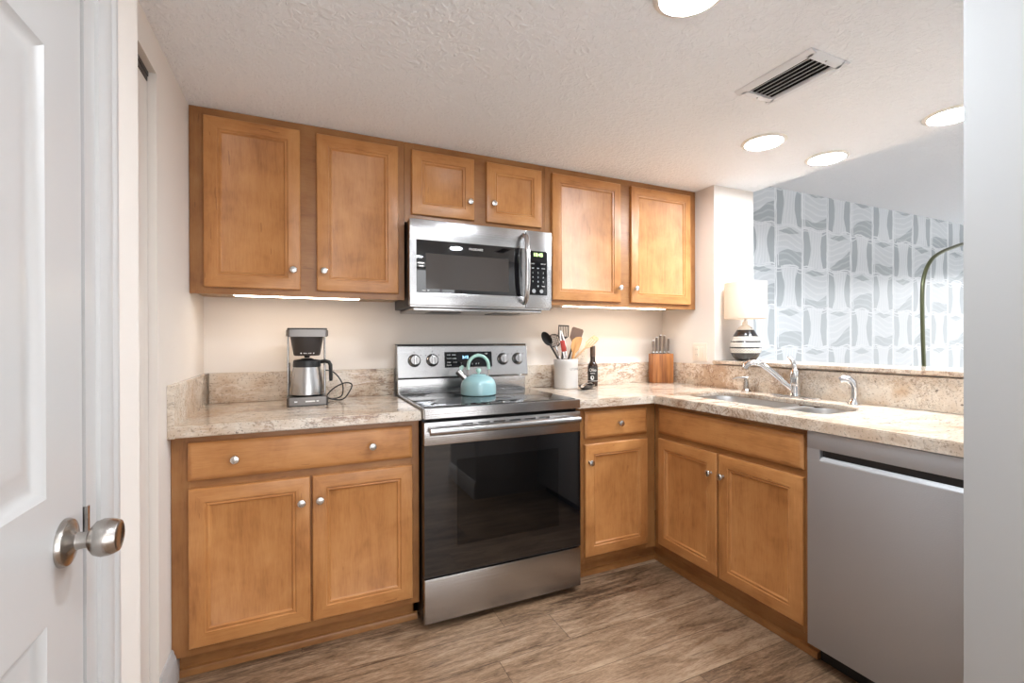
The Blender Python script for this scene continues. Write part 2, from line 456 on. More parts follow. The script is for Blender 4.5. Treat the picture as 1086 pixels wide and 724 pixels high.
# closet door, recessed in the left wall
cd_ = MB().box(-.058, -.024, -1.56, -.764, .012, 2.02)
d2 = struct('door_2', cd_, M('ivory_door_paint', lin(216, 208, 200), .35).m)
struct('trim_2', MB().box(-.075, -.02, -1.56, -.762, 2.038, 2.052).box(-.03, -.022, -1.353, -.764, 2.022, 2.038), [DARKGREY])
bb = [(0, 0), (.015, 0), (.015, .098), (.012, .108), (.009, .114), (.008, .122), (.004, .13), (0, .132)]
struct('baseboard_left', MB().prism([(a, b) for a, b in bb], -.76, -.568, 'xz'), WHITE_TRIM)
struct('baseboard_closet', MB().prism([(.105 + a, b) for a, b in bb], -1.513, -1.353, 'xz'), WHITE_TRIM)
struct('baseboard_right', MB().prism([(1.612 - a, b) for a, b in bb], -2.75, -2.098, 'xz'), WHITE_TRIM)

# ------------------------------------------------------------------ ceiling fixtures
def downlight(label, x, y, z=ZC, r=.082, m=DIFFUSER, group='recessed ceiling downlights'):
    t = thing('ceiling_downlight', label, 'ceiling light', (x, y, z), 0, group)
    MB().lathe([(r, -.0005), (r + .018, -.0005), (r + .019, -.003), (r + .012, -.008), (r + .002, -.010), (r - .001, -.006)], n=48).build('trim_ring', WHITE_PL, t)
    MB().lathe([(0, -.001), (r - .001, -.001), (r - .001, -.006), (r - .01, -.0075), (0, -.0075)], n=48).build('diffuser', m, t)
downlight('round white downlight cut by the top edge of the photo', 1.402, -1.60)
downlight('lit round downlight above the sink, just left of the ceiling edge pair', 2.470, -1.016)
downlight('lit round downlight beside the ceiling drop edge, behind the vent', 2.958, -1.016)
downlight('lit round downlight half hidden by the near white wall', 2.965, -1.535)
downlight('added round fill downlight over the kitchen entrance, outside the frame', .86, -2.45, m=ENTRY_FILL)  # extra unseen fixture, added to brighten the left side
for y in (-3.4, -4.2): downlight('added round fill downlight in the hallway behind the viewpoint', .9, y, m=HALL_FILL, group='added hallway fill lights')  # unseen pair added as fill from behind the camera

VENTW = M('white_enamel', lin(226, 228, 232), .4).m
def vent():
    t = thing('ceiling_vent', 'white rectangular air vent with dark slats in the textured ceiling', 'vent', (2.056, -1.432, ZC))
    W, D = .208, .30
    f = MB()
    for s in (-1, 1):
        f.prism([(s * W / 2, 0), (s * W / 2, -.003), (s * (W / 2 - .012), -.011), (s * (W / 2 - .032), -.011), (s * (W / 2 - .034), 0)], -D / 2, D / 2, 'xz')
        f.prism([(s * D / 2, 0), (s * D / 2, -.003), (s * (D / 2 - .012), -.011), (s * (D / 2 - .032), -.011), (s * (D / 2 - .034), 0)], -W / 2 + .02, W / 2 - .02, 'yz')
    f.build('frame', VENTW, t)
    MB().box(-W / 2 + .03, W / 2 - .03, -D / 2 + .03, D / 2 - .03, -.002, -.0005).build('duct_opening', M('dark_duct', lin(20, 20, 20), .9).m, t)
    n = 6
    for i in range(n):
        xx = -W / 2 + .034 + (W - .068) * (i + .5) / n
        MB().box(-.0085, .0085, -D / 2 + .033, D / 2 - .033, -.0009, .0009, mat=Matrix.Translation((xx, 0, -.007)) @ Matrix.Rotation(-.62, 4, 'Y')).build('slat', VENTW, t)
    for s in (-1, 1): MB().lathe([(0, 0), (.004, 0), (.003, -.002), (0, -.0025)], (0, s * (D / 2 - .018), -.011), 12).build('screw', NICKEL, t)
vent()

# ------------------------------------------------------------------ cabinets (local frame: x along the front, front at y=0, back at +y)
RP = [(0, 0), (0, -.013), (.003, -.017), (.008, -.0185), (.049, -.0185), (.0515, -.0145), (.0555, -.0138), (.0575, -.0152), (.0605, -.0150), (.064, -.0095), (.067, -.0080)]
DP = [(0, 0), (0, -.010), (.004, -.013), (.012, -.0175), (.018, -.0185)]
def knob(x, z, y, parent):
    MB().lathe([(0, 0), (.0085, 0), (.0075, .003), (.0055, .006), (.0055, .013), (.009, .017), (.0148, .021), (.0155, .024), (.0135, .0275), (.008, .0295), (0, .030)], (x, y, z), 28, 'y').build('knob', NICKEL, parent)
def cab_door(x0, x1, z0, z1, kx, kz, parent):
    d = MB().rings(x1 - x0, z1 - z0, RP, 1, 0, x0, z0).build('door', [WOOD_V, WOOD_H], parent)
    if kx is not None: knob(kx, kz, -.0185, d)
def cab_drawer(x0, x1, z0, z1, ks, parent, name='drawer_front'):
    d = MB().rings(x1 - x0, z1 - z0, DP, 0, 0, x0, z0).build(name, [WOOD_H], parent)
    for kx in ks: knob(kx, (z0 + z1) / 2, -.0185, d)
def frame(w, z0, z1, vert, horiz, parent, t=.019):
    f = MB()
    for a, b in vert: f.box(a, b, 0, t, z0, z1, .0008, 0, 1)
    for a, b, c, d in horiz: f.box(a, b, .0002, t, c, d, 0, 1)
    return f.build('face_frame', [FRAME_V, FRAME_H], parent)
def carcass(w, d, z0, z1, parent, top=True, bottom_mat=None, xin=.0):
    f = MB(); t = .014
    f.box(xin, xin + t, .019, d, z0, z1).box(w - t, w, .019, d, z0, z1).box(xin + t, w - t, d - t, d, z0, z1).box(xin + t, w - t, .019, d - t, z0, z0 + t)
    if top: f.box(xin + t, w - t, .019, d - t, z1 - t, z1)
    return f.build('carcass', [bottom_mat or WOOD_V], parent)
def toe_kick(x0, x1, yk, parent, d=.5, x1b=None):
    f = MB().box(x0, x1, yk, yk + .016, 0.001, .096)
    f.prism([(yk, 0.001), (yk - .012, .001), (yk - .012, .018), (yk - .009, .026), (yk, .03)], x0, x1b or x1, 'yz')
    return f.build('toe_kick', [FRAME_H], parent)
ZB0, ZB1 = .094, .871
# left base cabinet
b = thing('base_cabinet', 'wide maple base cabinet with two doors, left of the range', 'cabinet', (.001, -.6105, 0))
W = .867
frame(W, ZB0, ZB1, [(0, .056), (W - .034, W)], [(.056, W - .034, ZB1 - .03, ZB1), (.056, W - .034, .68, .72), (.056, W - .034, ZB0, .132), (.42, .48, .132, .6802)], b)
carcass(W, .60, ZB0, ZB1, b); toe_kick(.0, W, .050, b)
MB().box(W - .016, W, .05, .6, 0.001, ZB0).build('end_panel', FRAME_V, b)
cab_drawer(.0513, .837, .7129, .8464, (.196, .673), b)
cab_door(.0513, .4432, .1242, .6836, .4130, .5915, b); cab_door(.4508, .837, .1242, .6836, .4775, .5925, b)
# narrow base cabinet right of the range
b = thing('base_cabinet', 'narrow maple base cabinet between the range and the corner', 'cabinet', (1.637, -.6105, 0))
W = .5115
frame(W, ZB0, ZB1, [(0, .062), (W - .068, W)], [(.062, W - .068, ZB1 - .03, ZB1), (.062, W - .068, .68, .72), (.062, W - .068, ZB0, .132)], b)
carcass(W, .60, ZB0, ZB1, b); toe_kick(.0, .552, .050, b, x1b=.54)
cab_drawer(.0572, .4489, .7129, .8464, (.261,), b)
cab_door(.0572, .4489, .1242, .6836, .0805, .597, b)
# sink cabinet on the right run, facing -x
b = thing('sink_cabinet', 'maple sink cabinet with a plain panel over two doors', 'cabinet', (2.1483, -.6125, 0), -PI / 2)
W = .8435
frame(W, ZB0, ZB1, [(0.0, .043), (W - .034, W)], [(.043, W - .034, ZB1 - .03, ZB1), (.043, W - .034, .68, .72), (.043, W - .034, ZB0, .132), (.39, .45, .132, .6802)], b)
f = MB(); f.box(0.03, .044, .019, .60, ZB0, ZB1).box(W - .014, W, .019, .60, ZB0, ZB1).box(.044, W - .014, .586, .60, ZB0, ZB1).box(.044, W - .014, .019, .586, ZB0, ZB0 + .014)
f.build('carcass', [WOOD_V], b); toe_kick(-.0505, W, .041, b)
cab_drawer(.0374, .8187, .7129, .8464, (), b, 'false_drawer_panel')
cab_door(.0374, .4179, .1242, .6836, .3885, .5915, b); cab_door(.4294, .8187, .1242, .6836, .4565, .5925, b)
# wall cabinets
ZU0, ZU1 = 1.400, 2.1665
def upper(label, x0, x1, z0, doors, muls):
    t = thing('wall_cabinet', label, 'cabinet', (x0, -.305, 0), 0, 'maple wall cabinets under the ceiling'); w_ = x1 - x0
    a, b_ = doors[0][0] - x0 + .012, doors[-1][1] - x0 - .012
    frame(w_, z0, ZU1, [(0, a), (b_, w_)], [(a, b_, ZU1 - .05, ZU1), (a, b_, z0, doors[0][2] + .012)] + [(p - x0, q - x0, doors[0][2] + .012, ZU1 - .05) for p, q in muls], t)
    carcass(w_, .304, z0 + .012, ZU1, t, bottom_mat=PALEWOOD if z0 < 1.5 else WOOD_V)
    for p, q, zb, zt, kx, kz in doors: cab_door(p - x0, q - x0, zb, zt, kx - x0, kz, t)
    return t
upper('tall two-door maple wall cabinet above the coffee maker', .0015, .8715, ZU0, [(.0513, .4131, 1.428, 2.132, .3845, 1.5125), (.4791, .8404, 1.428, 2.132, .5085, 1.5155)], [(.40, .49)])
upper('short two-door maple wall cabinet directly over the microwave', .8725, 1.6405, 1.779, [(.9047, 1.2267, 1.8183, 2.132, 1.1985, 1.9065), (1.2931, 1.6173, 1.8183, 2.132, 1.3265, 1.9135)], [(1.215, 1.305)])
upper('tall two-door maple wall cabinet beside the column, right of the microwave', 1.6415, 2.7575, ZU0, [(1.6833, 2.1511, 1.428, 2.132, 2.132, 1.512), (2.2269, 2.7043, 1.428, 2.132, 2.2505, 1.512)], [(2.14, 2.24)])
def under_light(label, x0, x1):
    t = thing('under_cabinet_light', label, 'light', ((x0 + x1) / 2, -.235, 1.4073), 0, 'warm strips under the wall cabinets'); h = (x1 - x0) / 2
    MB().box(-h, h, -.03, .03, -.004, .0042, .002).build('housing', WHITE_PL, t)
    MB().box(-h + .012, h - .012, -.024, .024, -.0075, -.004, .001).build('diffuser', STRIP, t)
under_light('warm lit strip light under the cabinet above the coffee maker', .14, .68)
under_light('warm lit strip light under the cabinet above the knife block', 1.80, 2.56)

# ------------------------------------------------------------------ granite
def slab_with_hole(outer, hole, z0, z1):
    """flat slab with an opening: two triangle-filled faces and walls"""
    t = bmesh.new()
    def loop(P, z): return [t.verts.new((a, b_, z)) for a, b_ in P]
    for z in (z0, z1):
        es = []
        for P in (outer, hole):
            vs_ = loop(P, z); es += [t.edges.new((vs_[i], vs_[(i + 1) % len(vs_)])) for i in range(len(vs_))]
        bmesh.ops.triangle_fill(t, edges=es, use_beauty=True)
    for P in (outer, hole):
        A, B = loop(P, z0), loop(P, z1)
        for i in range(len(P)): t.faces.new((A[i], A[(i + 1) % len(P)], B[(i + 1) % len(P)], B[i]))
    bmesh.ops.remove_doubles(t, verts=t.verts[:], dist=1e-5)
    bmesh.ops.recalc_face_normals(t, faces=t.faces[:])
    return t
def rrect(x0, x1, y0, y1, r, n=8):
    P = []
    rs = r if isinstance(r, (list, tuple)) else [r] * 4
    for (cx, cy, a0), rr in zip(((x1, y1, 0), (x0, y1, PI / 2), (x0, y0, PI), (x1, y0, 1.5 * PI)), rs):
        sx = -1 if cx == x1 else 1; sy = -1 if cy == y1 else 1
        for i in range(n + 1):
            a = a0 + PI / 2 * i / n; P.append((cx + sx * rr + rr * math.cos(a), cy + sy * rr + rr * math.sin(a)))
    return P
c = thing('countertop', 'cream veined granite counter left of the range with backsplash', 'countertop', (0, 0, ZB1))
MB().prism(rrect(.0015, .8715, -.655, -.0005, .002, 2), .0005, ZT - ZB1, bev=.004).build('slab', GRANITE, c)
MB().box(.0225, .8715, -.0215, -.0005, ZT - ZB1 + .0005, 1.054 - ZB1, .002).build('backsplash', GRANITE, c)
MB().box(.0005, .0215, -.658, -.0005, ZT - ZB1 - .041, 1.054 - ZB1, .0015).build('side_splash', GRANITE, c)
c = thing('countertop', 'L-shaped cream granite counter holding the sink, with backsplash', 'countertop', (0, 0, ZB1))
outer = [(1.6335, -.0005), (1.6335, -.655), (2.096, -.655), (2.104, -.663), (2.104, -2.095), (2.7575, -2.095), (2.7575, -.0005)]
SX0, SX1, SY0, SY1 = 2.262, 2.605, -1.425, -.672
hole = rrect(SX0, SX1, SY0, SY1, [.10, .10, .05, .16])
t = slab_with_hole(outer, hole, ZT - ZB1 - .021, ZT - ZB1)
es = [e for e in t.edges if len(e.link_faces) == 2 and e.calc_face_angle(0) > 1.2 and abs(e.verts[0].co.z - e.verts[1].co.z) < 1e-4 and e.verts[0].co.z > .03]
bmesh.ops.bevel(t, geom=es, offset=.004, segments=2, affect='EDGES')
MB()._take(t).box(1.6335, 2.118, -.655, -.632, .0005, ZT - ZB1 - .0205).box(2.104, 2.128, -2.095, -.632, .0005, ZT - ZB1 - .0205).build('slab', GRANITE, c)
MB().box(1.6335, 2.7365, -.0215, -.0005, ZT - ZB1 + .0005, 1.050 - ZB1, .002).build('backsplash', GRANITE, c)
MB().box(2.737, 2.7575, -2.095, -.0005, ZT - ZB1 + .0005, 1.050 - ZB1, .002).build('side_splash', GRANITE, c)
led = MB().prism([(2.722, -2.0945), (2.722, -.50), (2.735, -.4595), (3.06, -.4595), (3.06, -2.0945)], 1.0565, 1.0765, bev=.004).build('bar_ledge', GRANITE)
tag(led, 'raised granite bar ledge behind the sink, carrying the lamp', 'ledge')

# ------------------------------------------------------------------ sink and taps
s = thing('sink', 'double-bowl stainless sink set under the granite counter', 'sink', (0, 0, ZT - .0215))
def bowl(x0, x1, y0, y1, rs, depth, name='bowl'):
    t = bmesh.new(); R = []
    cx, cy = (x0 + x1) / 2, (y0 + y1) / 2
    P = rrect(x0, x1, y0, y1, rs)
    for sc_, z in ((1.0, -.001), (.985, -.012), (.965, -depth * .8), (.93, -depth * .95), (.86, -depth), (.2, -depth - .006)):
        R.append([t.verts.new((cx + (a - cx) * sc_, cy + (b_ - cy) * sc_, z)) for a, b_ in P])
    for A, B in zip(R, R[1:]):
        for i in range(len(A)): t.faces.new((A[i], A[(i + 1) % len(A)], B[(i + 1) % len(A)], B[i]))
    t.faces.new(R[-1]); bmesh.ops.recalc_face_normals(t, faces=t.faces[:]); bmesh.ops.reverse_faces(t, faces=t.faces[:])
    o = MB()._take(t).build(name, SINKST, s)
    MB().lathe([(0, -.003), (.03, -.003), (.042, .0), (.044, .002), (.04, .003), (.03, .0), (0, .0)], (cx, cy, -depth - .003), 28).build('drain', CHROME, o)
SINKST = steel('sink_stainless', (.66, .65, .64, 1), .3, 'y')
bowl(SX0 - .004, SX1 + .004, -1.125, SY1 + .004, [.10, .10, .05, .05], .19)
bowl(SX0 - .004, SX1 + .004, SY0 - .004, -1.18, [.10, .10, .05, .16], .16)
MB().box(SX0 + .004, SX1 - .004, -1.181, -1.124, -.02, -.0015, .006).build('divider', SINKST, s)

fx, fy = 2.682, -1.028
f = thing('faucet', 'chrome single-lever kitchen faucet behind the sink', 'faucet', (fx, fy, ZT))
MB().prism([(.028 * math.cos(a) , .012 * 0 + (.10 if math.sin(a) > 0 else -.10) + .028 * math.sin(a)) for a in [2 * PI * i / 32 for i in range(32)]], .0005, .010, bev=.003).build('base_plate', CHROME, f)
MB().lathe([(0, .009), (.027, .009), (.025, .016), (.0225, .022), (.022, .095), (.024, .1), (.024, .112), (.021, .125), (.016, .138), (.008, .146), (0, .148)]).build('body', CHROME, f)
MB().tube([(-.004, .006, .036), (-.022, .032, .066), (-.045, .068, .108), (-.066, .10, .142), (-.085, .127, .164), (-.101, .149, .172), (-.115, .168, .169), (-.124, .18, .157), (-.128, .186, .140)],
          [.0145, .0145, .0145, .014, .014, .0145, .016, .0175, .0165], 18).build('spout', CHROME, f)
MB().tube([(0, 0, .135), (.0, .002, .155), (0, .007, .170), (0, .016, .186), (0, .026, .198), (0, .036, .203)], [.012, .013, .0125, .0105, .009, .006], 14, flat=(1.0, .8)).build('lever', CHROME, f)
sd = thing('soap_dispenser', 'small dark-based nickel soap pump beside the faucet', 'soap dispenser', (2.695, -.735, ZT))
MB().lathe([(0, .0005), (.025, .0005), (.025, .006), (.020, .011), (.0145, .016), (.0145, .05), (.0125, .055), (.0125, .070), (0, .071)], n=24).build('body', NICKEL_D, sd)
MB().tube([(.004, -.002, .074), (-.008, .012, .078), (-.03, .040, .077), (-.042, .055, .068)], [.0125, .0095, .006, .0045], 12).build('nozzle', NICKEL_D, sd)
sp = thing('side_sprayer', 'chrome pull-out sprayer at the right end of the sink', 'sprayer', (2.675, -1.306, ZT))
MB().lathe([(0, .0005), (.024, .0005), (.023, .006), (.017, .013), (.0145, .028), (0, .028)], n=24).build('base', CHROME, sp)
MB().tube([(0, 0, .024), (0, -.002, .05), (0, -.003, .075), (-.003, .003, .097), (-.010, .016, .110), (-.020, .032, .113), (-.028, .044, .106)], [.012, .0125, .014, .0165, .0175, .017, .014], 16).build('spray_head', CHROME, sp)

# ------------------------------------------------------------------ range
RX0, RX1 = .8745, 1.6305
r = thing('range', 'stainless electric range with black glass oven door', 'range', (RX0, 0, 0)); RW = RX1 - RX0
rb = MB(); rb.box(0, .02, -.64, -.03, .03, .905).box(RW - .02, RW, -.64, -.03, .03, .905).box(.02, RW - .02, -.06, -.03, .03, .905)
rb.box(.02, RW - .02, -.62, -.06, .03, .22).box(.02, RW - .02, -.62, -.06, .80, .905)
rb.box(.03, RW - .03, -.60, -.1, .0, .03)
rb.build('body', [BLACK], r)
MB().box(.02, .07, -.62, -.06, .22, .80).box(RW - .07, RW - .02, -.62, -.06, .22, .80).box(.07, RW - .07, -.08, -.06, .22, .8).build('oven_cavity', [M('grey_enamel', lin(70, 68, 66), .4).m], r)
for z in (.42, .56):
    k = MB(); k.tube([(.08, -.6, z), (RW - .08, -.6, z)], .004, 8)
    for i in range(12): k.tube([(.1 + i * .05, -.6, z), (.1 + i * .05, -.1, z)], .002, 6)
    k.build('oven_rack', CHROME, r)
# cooktop with a stainless rim
ct = MB(); ct.prism(rrect(-.002, RW + .002, -.682, -.09, .006, 2), .8785, .9205, bev=.003)
ct = ct.build('cooktop_frame', STEEL, r)
MB().box(.012, RW - .012, -.655, -.105, .9206, .9232, .001).build('glass_top', BLACK_GL, ct)
RING = M('burner_print', lin(58, 58, 60), .2).m
for x, y, q in ((.19, -.5, .105), (.56, -.5, .085), (.19, -.24, .075), (.56, -.24, .095)):
    MB().lathe([(q, .92325), (q + .003, .92325), (q + .003, .92335), (q, .92335)], (x, y, 0), 48).build('burner_ring', RING, ct)
# back control panel
bg = MB().box(0.004, RW - .004, -.09, -.03, .9206, 1.003, .002).build('riser_panel', STEEL, r)
pn = MB(); pn.prism([(-.03, .998), (-.112, .998), (-.118, 1.008), (-.096, 1.172), (-.088, 1.180), (-.03, 1.180)], 0, RW, 'yz', bev=.0015)
pn = pn.build('control_panel', STEEL, r)
MB().box(.0, RW, -.089, -.028, 1.1805, 1.184).build('top_cap', BLACK, pn)
TILT = Matrix.Rotation(-math.atan2(.022, .164), 4, 'X')
def onpanel(x, z): return Matrix.Translation((x, -.118 + (z - 1.008) * .022 / .164, z)) @ TILT
dsp = MB().box(-.139, .139, -.0015, .001, -.043, .043, mat=onpanel(1.267 - RX0, 1.098)).build('display', BLACK_P, pn)
for tx, tz, body, sz, m in ((-.02, .012, '3:12', .021, BLUE_LED), (-.115, .026, 'BAKE', .008, PRINT_W), (-.085, .026, 'BROIL', .008, PRINT_W), (-.115, .006, 'WARM', .008, PRINT_W), (-.085, .006, 'CLEAN', .008, PRINT_W),
                            (-.115, -.015, 'TIMER', .008, PRINT_W), (-.08, -.015, 'START', .008, PRINT_W), (-.115, -.03, 'CLOCK', .008, PRINT_W), (-.045, -.02, '1', .010, PRINT_W), (-.045, -.033, '2', .010, PRINT_W),
                            (.005, -.025, '3   4   5', .011, PRINT_W), (.05, -.025, '6   7', .011, PRINT_W), (.06, .03, '+  -', .012, PRINT_W), (.105, .03, 'OFF', .011, PRINT_W), (.105, .006, '8', .011, PRINT_W), (.105, -.02, '9', .011, PRINT_W)):
    mt = onpanel(1.267 - RX0 + tx, 1.098 + tz)
    o = text('lettering', body, sz, (0, 0, 0), Matrix.Identity(3), m, dsp)
    o.data.transform(mt @ Matrix.Translation((0, -.0018, 0)) @ FRONT.to_4x4())
for kx in (.962, 1.060, 1.474, 1.568):
    mt = onpanel(kx - RX0, 1.097)
    k = MB(); k.lathe([(0, 0), (.030, 0), (.030, .003), (.027, .006), (.025, .026), (.023, .029), (0, .029)], (0, 0, 0), 32, 'y', mat=mt)
    k.box(-.007, .007, -.036, -.026, -.024, .024, .003, mat=mt)
    k = k.build('burner_knob', STEEL_Z, pn)
    MB().lathe([(.030, -.0002), (.0345, -.0002), (.0345, .0018), (.030, .0018)], (0, 0, 0), 32, 'y', mat=mt).build('bezel', BLACK, k)
    for a in (-.9, 0, .9): MB().lathe([(0, 0), (.0025, 0), (.0025, .0008), (0, .0008)], (.046 * math.sin(a), 0, .046 * math.cos(a)), 10, 'y', mat=mt).build('dial_mark', BLACK, pn)
# oven door
YD = -.681
od = MB(); od.box(0, RW, YD, -.645, .768, .864, .003); od = od.build('oven_door', STEEL, r)
gl = MB()
gz0, gz1, wx0, wx1, wz0, wz1 = .222, .7675, .14, RW - .12, .335, .70
gl.box(0, wx0, YD + .001, -.645, gz0, gz1).box(wx1, RW, YD + .001, -.645, gz0, gz1).box(wx0, wx1, YD + .001, -.645, gz0, wz0).box(wx0, wx1, YD + .001, -.645, wz1, gz1)
gl.build('glass_border', BLACK_GL, od)
km = M('tinted_oven_glass', lin(14, 14, 15), .03, spec=1.)
tr_ = km.N.new('ShaderNodeBsdfTransparent'); tr_.inputs[0].default_value = (.22, .2, .18, 1); mxs = km.N.new('ShaderNodeMixShader'); mxs.inputs[0].default_value = .55
km.L.new(tr_.outputs[0], mxs.inputs[1]); km.L.new(km.b.outputs[0], mxs.inputs[2]); km.L.new(mxs.outputs[0], km.N['Material Output'].inputs[0])
MB().box(wx0, wx1, YD + .001, -.676, wz0, wz1).build('window', km.m, od)
MB().box(0, RW, YD + .0005, -.645, .2195, .2235).build('bottom_trim', BLACK, od)
for i in range(6): MB().box(.16 + i * .075, .215 + i * .075, YD - .0006, YD + .001, .846, .851).build('vent_slot', BLACK, od)
h = MB(); h.tube([(.012, -.732, .834), (RW - .035, -.732, .834)], .013, 20, flat=(1, 1.15))
for xx in (.03, RW - .055): h.box(xx - .012, xx + .012, -.725, -.68, .823, .846, .003)
h.build('handle', STEEL, od)
dr = MB().box(0, RW, YD, -.645, .03, .214, .004).build('storage_drawer', STEEL, r)

# ------------------------------------------------------------------ microwave
MX0, MX1, MZ0, MZ1, MYF = .8767, 1.6327, 1.372, 1.7765, -.4005
m_ = thing('microwave', 'stainless over-the-range microwave with curved handle', 'microwave', (MX0, 0, 0)); MW = MX1 - MX0
MB().box(.003, MW - .003, -.36, -.002, MZ0 - .004, MZ1, .003).build('body', [M('dark_grey_metal', lin(62, 60, 60), .4, .6).m], m_)
bt = MB().box(.03, MW - .03, -.34, -.004, MZ0 - .022, MZ0 - .0045, .004).box(-.012 + .015, MW - .003, -.39, -.365, MZ0 - .008, MZ0 + .002, .002)
bt.build('underside_plate', [STEEL], m_)
for xx in (.14, .48): MB().box(xx, xx + .16, -.25, -.12, MZ0 - .0245, MZ0 - .0222).build('grease_filter', BLACK, m_)
xd = 1.480 - MX0
dw_ = MB()
wx0, wx1, wz0, wz1 = .0313, .581, 1.432, 1.680
dw_.box(0, xd - .002, MYF, -.362, wz1, MZ1, .003).box(0, xd - .002, MYF, -.362, MZ0, wz0, .003).box(0, wx0, MYF, -.362, wz0 - .002, wz1 + .002, 0).box(wx1, xd - .002, MYF, -.362, wz0 - .002, wz1 + .002, 0)
dr_ = dw_.build('door', STEEL, m_)
wn = MB().box(wx0, wx1, MYF + .001, -.362, wz0, wz1, .001).build('window', BLACK_GL, dr_)
MB().box(wx0 + .045, wx1 - .075, MYF + .0003, MYF + .0015, wz0 + .018, wz1 - .062).build('window_mesh', M('perforated_screen', lin(66, 60, 56), .12).m, wn)
text('maker_lettering', 'FRIGIDAIRE', .0145, (1.205 - MX0, MYF + .0004, 1.653), FRONT, PRINT_W, wn)
text('lettering', '1000   W', .009, (.075, MYF + .0004, 1.441), FRONT, PRINT_W, wn)
cp = MB().box(xd, MW, MYF, -.362, MZ0, MZ1, .003).build('control_panel', STEEL, m_)
kp = MB().box(xd + .016, MW - .027, MYF - .001, MYF + .004, 1.441, 1.672, .001).build('keypad', BLACK_P, cp)
kx = (xd + .016 + MW - .027) / 2
text('clock_digits', '10:45', .026, (kx, MYF - .0014, 1.652), FRONT, GREEN_LED, kp)
for i, row in enumerate((('COOK', '', 'DEFROST'), ('POP', 'BEV', 'PIZZA'), ('1', '2', '3'), ('4', '5', '6'), ('7', '8', '9'), ('', '0', 'TIMER'))):
    for j, body in enumerate(row):
        if body: text('key_lettering', body, .012 if len(body) == 1 else .0072, (kx + (j - 1) * .031, MYF - .0014, 1.605 - i * .0235), FRONT, PRINT_W, kp)
GREYP = M('grey_print', lin(150, 150, 150), .4).m
for xx in (-.025, .02): MB().lathe([(0, 0), (.011, 0), (.011, .0006), (0, .0006)], (kx + xx, MYF - .001, 1.462), 20, 'y').build('start_key', GREYP, kp)
MB().tube([(1.468 - MX0, MYF + .001, 1.395), (1.468 - MX0, MYF - .022, 1.405), (1.468 - MX0, MYF - .038, 1.44), (1.468 - MX0, MYF - .048, 1.5), (1.468 - MX0, MYF - .051, 1.575), (1.468 - MX0, MYF - .048, 1.65), (1.468 - MX0, MYF - .038, 1.71), (1.468 - MX0, MYF - .022, 1.742), (1.468 - MX0, MYF + .001, 1.752)],
          .014, 20, flat=(1, .6)).build('handle', STEEL_Z, dr_)

# ------------------------------------------------------------------ dishwasher (front faces -x)
d = thing('dishwasher', 'grey stainless dishwasher with pocket handle, right of the sink cabinet', 'dishwasher', (2.114, -1.460, 0), -PI / 2); DW = .600
MB().box(.002, DW - .002, .024, .58, .1, .862).box(.002, .03, .08, .12, .001, .1).box(DW - .03, DW - .002, .08, .12, .001, .1).box(.002, .03, .5, .54, .001, .1).box(DW - .03, DW - .002, .5, .54, .001, .1).build('body', BLACK, d)
f = MB(); px0, px1, pz0, pz1 = .045, DW - .045, .766, .806
f.box(0, DW, 0, .023, .085, pz0, .0015).box(0, DW, 0, .023, pz1, .8675, .0015).box(0, px0, 0.0003, .023, pz0 - .002, pz1 + .002).box(px1, DW, 0.0003, .023, pz0 - .002, pz1 + .002)
fr = f.build('front_panel', STEEL_DW, d)
MB().box(px0, px1, .018, .0235, pz0, pz1).build('pocket_back', M('dark_recess', lin(48, 48, 50), .4, .5).m, fr)
MB().prism([(-.001, pz0 - .004), (-.001, pz0 + .003), (.010, pz0 + .014), (.0165, pz0 + .014), (.0165, pz0 - .004)], px0, px1, 'yz', bev=.001).build('pocket_lip', M('pale_lip', lin(190, 191, 193), .35, .3).m, fr)
MB().box(0.002, DW - .002, .075, .09, .001, .082).build('kick_plate', BLACK, d)

# ------------------------------------------------------------------ on the range
k = thing('kettle', 'pale aqua enamel kettle with a mint handle on the cooktop', 'kettle', (1.2515, -.305, .9234))
MB().lathe([(0, 0), (.086, 0), (.0915, .004), (.092, .012), (.0915, .045), (.089, .060), (.082, .076), (.068, .090), (.048, .0985), (.044, .0995), (0, .1)], n=48).build('body', TEAL, k)
MB().lathe([(0, .0985), (.042, .0985), (.042, .102), (.034, .106), (0, .108)], n=36).build('lid', TEAL, k)
MB().lathe([(0, .106), (.006, .107), (.006, .113), (.012, .117), (.0145, .124), (.013, .131), (.007, .136), (0, .137)], n=24).build('lid_knob', TEAL_M, k)
ca, sa = math.cos(-.2), math.sin(-.2)
MB().tube([(-.064 * ca, -.064 * sa, .078), (-.082 * ca, -.082 * sa, .097), (-.094 * ca, -.094 * sa, .109)], [.017, .0145, .0135], 18).build('spout', STEEL, k)
MB().tube([(-.088 * ca, -.088 * sa, .104), (-.108 * ca, -.108 * sa, .124)], [.0185, .0175], 18).build('spout_whistle', STEEL, k)
MB().tube([(-.094 * ca, -.094 * sa, .122), (-.089 * ca, -.089 * sa, .140), (-.078 * ca, -.078 * sa, .148)], [.007, .011, .007], 12).build('whistle_lever', TEAL_M, k)
hp = [(.056 * math.cos(a), 0, .148 + .055 * math.sin(a)) for a in [PI * i / 16 for i in range(17)]]
MB().tube([(.0575, 0, .13)] + hp + [(-.0575, 0, .13)], .0085, 14).build('handle', TEAL_M, k)
for s_ in (-1, 1): MB().tube([(s_ * .052, 0, .094), (s_ * .0565, 0, .112), (s_ * .057, 0, .135)], .0042, 8).build('handle_bracket', STEEL, k)

